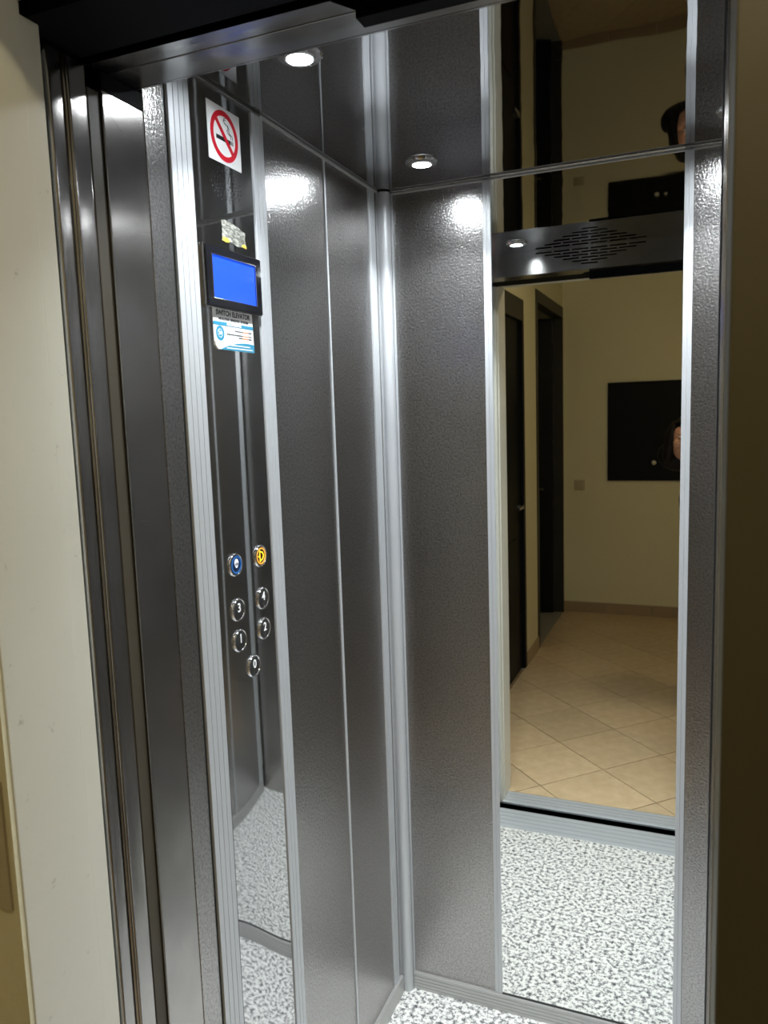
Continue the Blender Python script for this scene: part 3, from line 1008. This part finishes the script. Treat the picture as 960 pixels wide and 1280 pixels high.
# cabinet on the far wall
cb = thing('wall_cabinet', 'square black metal cabinet door with small pale knobs on the landing wall', 'cabinet', (-.29, HY0, 1.06))
obj('cabinet_frame', ring := box(-.672, .092, HY0, HY0 + .022, 1.053, 1.795, .002), M_BLACKDOOR, cb)
obj('cabinet_door', box(-.655, .075, HY0 + .0225, HY0 + .034, 1.070, 1.778, .002), M_BLACKDOOR, cb)
for x in (-.335, -.275):
    obj('knob', lathe([(0, 0), (.010, 0), (.013, .006), (.017, .014), (.012, .022), (0, .024)], (x, HY0 + .034, 1.19), (0, 1, 0), 20), M_KNOB if x < -.3 else M_CHROME, cb, smooth=True)
ls = thing('light_switch', 'small ivory light switch on the far landing wall', 'switch', (-.885, HY0, .97))
obj('switch_plate', box(-.925, -.845, HY0, HY0 + .009, .975, 1.055, .002), M_SWITCH, ls)
obj('rocker', box(-.905, -.865, HY0 + .009, HY0 + .014, .99, 1.04, .002), M_SWITCH, ls)

# ceiling lamp of the landing
hl = thing('landing_lamp', 'round glowing ceiling lamp of the landing, behind the photographer', 'ceiling lamp', (.15, -.03, HH))
obj('lamp_base', lathe([(0, 0), (.085, 0), (.085, .02), (0, .02)], (.15, -.03, HH), (0, 0, -1), 40), M_WHITE, hl)
obj('lamp_diffuser', lathe([(.075, .02), (.073, .035), (.060, .052), (.033, .063), (0, .067)], (.15, -.03, HH), (0, 0, -1), 40), M_HALLLENS, hl, smooth=True)


# ================================================================== PERSON WITH PHONE
def _ico():
    t = bmesh.new()
    bmesh.ops.create_icosphere(t, subdivisions=2, radius=1)
    vs = [v_.co.copy() for v_ in t.verts]
    fs = [[v_.index for v_ in f.verts] for f in t.faces]
    t.free()
    return vs, fs


ICO = _ico()


def skin_bm(chains, sub=2):
    """closely spaced overlapping rounds along each limb; remesh() then fuses them into one skin"""
    vs, fs = [], []

    def put(c, rx, ry):
        k = len(vs)
        rz = (rx + ry) / 2
        for v_ in ICO[0]:
            vs.append((c.x + v_.x * rx, c.y + v_.y * ry, c.z + v_.z * rz))
        for f in ICO[1]:
            fs.append([k + i for i in f])
    for ch in chains:
        for p0, p1 in zip(ch, ch[1:]):
            a_, b2 = Vector(p0[:3]), Vector(p1[:3])
            r0 = p0[3] if isinstance(p0[3], tuple) else (p0[3], p0[3])
            r1 = p1[3] if isinstance(p1[3], tuple) else (p1[3], p1[3])
            n = max(2, int((b2 - a_).length / (.28 * min(min(r0), min(r1)))) + 1)
            for i in range(n + 1):
                u = i / n
                w = u * u * (3 - 2 * u)
                put(a_.lerp(b2, u), r0[0] * (1 - w) + r1[0] * w, r0[1] * (1 - w) + r1[1] * w)
    me = bpy.data.meshes.new('sk')
    me.from_pydata(vs, [], fs)
    bm = bmesh.new()
    bm.from_mesh(me)
    bpy.data.meshes.remove(me)
    return bm


def ball(c, r, bm=None, seg=24, M=None):
    own = bmesh.new()
    bmesh.ops.create_uvsphere(own, u_segments=seg, v_segments=seg * 2 // 3, radius=1)
    bmesh.ops.scale(own, verts=own.verts, vec=r if isinstance(r, tuple) else (r, r, r))
    if M is not None:
        bmesh.ops.transform(own, verts=own.verts, matrix=M.to_4x4())
    bmesh.ops.translate(own, verts=own.verts, vec=c)
    return merge(bm, own)


def remesh(bm, voxel, smooth=4):
    me = bpy.data.meshes.new('rm')
    bm.to_mesh(me)
    bm.free()
    o = bpy.data.objects.new('rm', me)
    COL.objects.link(o)
    m = o.modifiers.new('r', 'REMESH')
    m.mode = 'VOXEL'
    m.voxel_size = voxel
    m = o.modifiers.new('sm', 'SMOOTH')
    m.iterations = smooth
    m.factor = .5
    dg = bpy.context.evaluated_depsgraph_get()
    dg.update()
    ev = bpy.data.meshes.new_from_object(o.evaluated_get(dg))
    out = bmesh.new()
    out.from_mesh(ev)
    # keep only the outer shell (voxels leave small hollow shells inside)
    out.verts.ensure_lookup_table()
    seen, best = set(), []
    for v0 in out.verts:
        if v0.index in seen:
            continue
        seen.add(v0.index)
        st, isl = [v0], []
        while st:
            a_ = st.pop()
            isl.append(a_)
            for e_ in a_.link_edges:
                b2 = e_.other_vert(a_)
                if b2.index not in seen:
                    seen.add(b2.index)
                    st.append(b2)
        if len(isl) > len(best):
            best = isl
    keep = set(v_.index for v_ in best)
    print('remesh kept', len(keep), 'of', len(out.verts))
    bmesh.ops.delete(out, geom=[v_ for v_ in out.verts if v_.index not in keep], context='VERTS')
    bpy.data.objects.remove(o)
    bpy.data.meshes.remove(me)
    bpy.data.meshes.remove(ev)
    return out


# the phone: its lens is where the picture was taken from
PB = Vector((0, 0, CZ)) - FWD * .012 - RIGHT * .026 + DOWN * .058      # phone centre
PR, PU, PF = RIGHT, -DOWN, FWD
PM = Matrix(((PR.x, PU.x, PF.x, PB.x), (PR.y, PU.y, PF.y, PB.y), (PR.z, PU.z, PF.z, PB.z), (0, 0, 0, 1)))


def plocal(bm):
    bmesh.ops.transform(bm, verts=bm.verts, matrix=PM)
    return bm


ph = thing('phone', 'black smartphone held up to take the picture', 'phone', tuple(PB))
obj('phone_body', plocal(box(-.036, .036, -.074, .074, -.004, .004, .0035, seg=3)), M_GLOSSBLACK, ph, smooth=math.radians(40))
obj('phone_screen', plocal(box(-.033, .033, -.070, .070, -.0046, -.0041)), M_GLOSSBLACK, ph)
obj('camera_plate', plocal(box(.006, .034, .038, .072, .0041, .0056, .001)), M_DARKGREY, ph)
bm = cyl((.026, .058, .0056), .0055, 'z', .0012, 20)
cyl((.014, .049, .0056), .0055, 'z', .0012, 20, bm)
obj('camera_lens', plocal(bm), M_CHROME, ph)

pe = thing('person', 'person with dark chin-length hair leaning in and holding up a phone', 'person', (.16, -.45, 0))
hc = Vector((-.075, -.335, 1.435))          # middle of the head
neck = Vector((-.005, -.375, 1.285))
chest = Vector((.085, -.41, 1.10))
waist = Vector((.16, -.44, .93))
pel = Vector((.20, -.455, .83))
shR = Vector((.235, -.39, 1.185))
shL = Vector((-.045, -.43, 1.135))


def P4(v_, r):
    return (v_.x, v_.y, v_.z, r)


def ppt(a, b, c):
    return PB + PR * a + PU * b + PF * c


wristR = ppt(.085, -.085, -.035)
elbR = Vector((.30, -.20, 1.16))
palmR = ppt(.068, -.045, -.012)
elbL = Vector((-.03, -.50, .90))
wristL = Vector((.02, -.42, .68))
palmL = Vector((.03, -.40, .62))
hipR = Vector((.285, -.455, .80))
hipL = Vector((.115, -.455, .80))
body = [
    [P4(pel, (.135, .10)), P4(waist, (.115, .085)), P4(chest, (.135, .10)), P4((chest + neck) / 2 + Vector((-.005, 0, .03)), (.11, .08)), P4(neck, .052), P4(hc + Vector((.03, -.02, -.07)), .05)],
    [P4(chest, (.135, .10)), P4(shR, .052), P4((shR + elbR) / 2, .044), P4(elbR, .036), P4((elbR + wristR) / 2, .034), P4(wristR, .024), P4(ppt(.074, -.066, -.020), (.023, .018)), P4(palmR, (.021, .017)), P4(ppt(.066, -.020, -.010), (.017, .014))],
    [P4(chest, (.135, .10)), P4(shL, .052), P4((shL + elbL) / 2, .044), P4(elbL, .036), P4((elbL + wristL) / 2, .033), P4(wristL, .024), P4(palmL, (.03, .016))],
    [P4(pel, (.135, .10)), P4(hipR, .088), P4(Vector((.29, -.445, .46)), .056), P4(Vector((.295, -.47, .26)), .050), P4(Vector((.295, -.475, .08)), .034), P4(Vector((.30, -.40, .04)), .036), P4(Vector((.302, -.33, .03)), .028)],
    [P4(pel, (.135, .10)), P4(hipL, .088), P4(Vector((.115, -.445, .46)), .056), P4(Vector((.11, -.47, .26)), .050), P4(Vector((.11, -.475, .08)), .034), P4(Vector((.105, -.40, .04)), .036), P4(Vector((.103, -.33, .03)), .028)],
]
bm = skin_bm(body, 2)
# fingers of the right hand across the back of the phone, each its own chain
for k, (u0, reach) in enumerate(((-.012, -.012), (-.0315, -.022), (-.0505, -.018), (-.0690, -.006))):
    merge(bm, skin_bm([[P4(ppt(.062, u0 * .8 - .012, -.012), .0095), P4(ppt(.050, u0, .006), .0085), P4(ppt(.034, u0 + .001, .0145), .0080), P4(ppt(.010, u0 + .002, .0128), .0074), P4(ppt(reach, u0 + .002, .0112), .0064)]], 2))
merge(bm, skin_bm([[P4(ppt(.068, -.062, -.020), .0135), P4(ppt(.052, -.035, -.022), .0115), P4(ppt(.034, -.018, -.0185), .0100), P4(ppt(.016, -.006, -.0150), .0085)]], 2))
# relaxed left hand
for k, (dx, ln, cu) in enumerate(((-.022, .070, .012), (-.008, .078, .015), (.007, .073, .018), (.021, .058, .020))):
    b0 = palmL + Vector((0, dx, -.01))
    merge(bm, skin_bm([[P4(b0, .0105), P4(b0 + Vector((0, dx * .2, -.032)), .0098), P4(b0 + Vector((cu * .6, dx * .25, -.032 - ln * .42)), .0086), P4(b0 + Vector((cu * 1.5, dx * .3, -.030 - ln * .75)), .007)]], 2))
merge(bm, skin_bm([[P4(wristL + Vector((.005, .01, -.02)), .013), P4(palmL + Vector((.012, .034, .0)), .011), P4(palmL + Vector((.018, .042, -.03)), .0095), P4(palmL + Vector((.02, .042, -.052)), .008)]], 2))
# head: turned towards the phone
fwd_h = (Vector((0.0, 0.0, CZ - .05)) - hc).normalized()
fwd_h = Vector((fwd_h.x * .6, fwd_h.y, fwd_h.z * .35)).normalized()
up_h = Vector((.22, 0, 1)).normalized()
rt_h = fwd_h.cross(up_h).normalized()
up_h = rt_h.cross(fwd_h).normalized()
HM = Matrix((rt_h, fwd_h, up_h)).transposed()


def hp3(x, y, z):
    return hc + HM @ Vector((x, y, z))


head = ball(hp3(0, -.012, .018), (.073, .092, .092), M=HM)
ball(hp3(0, .022, -.035), (.055, .062, .066), head, M=HM)
ball(hp3(0, .052, -.078), (.024, .024, .020), head, M=HM)
for s in (-1, 1):
    ball(hp3(s * .034, .050, -.028), (.026, .024, .026), head, M=HM)
    ball(hp3(s * .075, -.008, -.008), (.008, .018, .031), head, M=HM, seg=14)
    ball(hp3(s * .028, .070, .017), (.021, .010, .006), head, M=HM, seg=14)
    ball(hp3(s * .009, .089, -.028), (.008, .009, .007), head, M=HM, seg=12)
ball(hp3(0, .082, -.005), (.008, .014, .027), head, M=HM, seg=14)
ball(hp3(0, .093, -.024), (.0095, .011, .009), head, M=HM, seg=14)
ball(hp3(0, .083, -.052), (.022, .009, .011), head, M=HM, seg=14)
merge(bm, head)
bmb = remesh(bm, .0034, 3)
bo_ = obj('body', bmb, M_SKIN, pe, smooth=True)
for s in (-1, 1):
    obj('eye', ball(hp3(s * .030, .0755, .004), (.0125, .0075, .0065), M=HM, seg=16), M_EYE, pe, smooth=True)
    obj('iris', ball(hp3(s * .030, .0812, .004), (.0055, .003, .0055), M=HM, seg=12), M_IRIS, pe, smooth=True)
bm = ball(hp3(0, .0875, -.049), (.020, .0055, .0038), M=HM, seg=14)
ball(hp3(0, .0865, -.0555), (.016, .006, .0042), bm, M=HM, seg=14)
obj('lips', bm, M_LIPS, pe, smooth=True)
# hair: a bob, fuller at the jaw
hair = ball(hp3(0, -.030, .040), (.084, .090, .082), M=HM)
ball(hp3(0, .020, .070), (.066, .056, .032), hair, M=HM)
for s in (-1, 1):
    ball(hp3(s * .070, -.022, -.010), (.028, .058, .095), hair, M=HM)
    ball(hp3(s * .062, -.020, -.060), (.034, .055, .072), hair, M=HM)
ball(hp3(0, -.070, -.045), (.078, .045, .090), hair, M=HM)
ball((-.108, -.375, 1.362), (.104, .070, .082), hair)
obj('hair', remesh(hair, .005, 4), M_HAIR, pe, smooth=True)
# clothes follow the body
jump = [
    [P4(pel + Vector((-.01, 0, .03)), (.150, .115)), P4(waist, (.135, .105)), P4(chest, (.150, .118)), P4((chest + neck) / 2 + Vector((-.005, 0, .02)), (.122, .092)), P4(neck + Vector((.01, 0, -.03)), .066)],
    [P4(chest, (.150, .118)), P4(shR, .066), P4((shR + elbR) / 2, .058), P4(elbR, .049), P4(elbR.lerp(wristR, .5), .044), P4(elbR.lerp(wristR, .82), .036)],
    [P4(chest, (.150, .118)), P4(shL, .066), P4((shL + elbL) / 2, .058), P4(elbL, .049), P4(elbL.lerp(wristL, .5), .044), P4(elbL.lerp(wristL, .88), .036)],
]
obj('jumper', remesh(skin_bm(jump, 2), .006, 3), M_JUMPER, pe, smooth=True)
trou = [
    [P4(pel + Vector((-.01, 0, .05)), (.142, .108)), P4(pel, (.150, .115))],
    [P4(pel, (.150, .115)), P4(hipR, .102), P4(Vector((.29, -.445, .46)), .072), P4(Vector((.295, -.47, .26)), .066), P4(Vector((.295, -.475, .09)), .058)],
    [P4(pel, (.150, .115)), P4(hipL, .102), P4(Vector((.115, -.445, .46)), .072), P4(Vector((.11, -.47, .26)), .066), P4(Vector((.11, -.475, .09)), .058)],
]
obj('trousers', remesh(skin_bm(trou, 2), .006, 3), M_TROUSER, pe, smooth=True)
for x in (.297, .106):
    bm = ball((x, -.47, .045), (.042, .052, .045), seg=16)
    ball((x, -.385, .036), (.043, .105, .036), bm, seg=16)
    s_ = remesh(bm, .005, 2)
    bmesh.ops.bisect_plane(s_, geom=s_.verts[:] + s_.edges[:] + s_.faces[:], plane_co=(0, 0, .002), plane_no=(0, 0, -1), clear_outer=True)
    obj('shoe', s_, M_SHOE, pe, smooth=True)
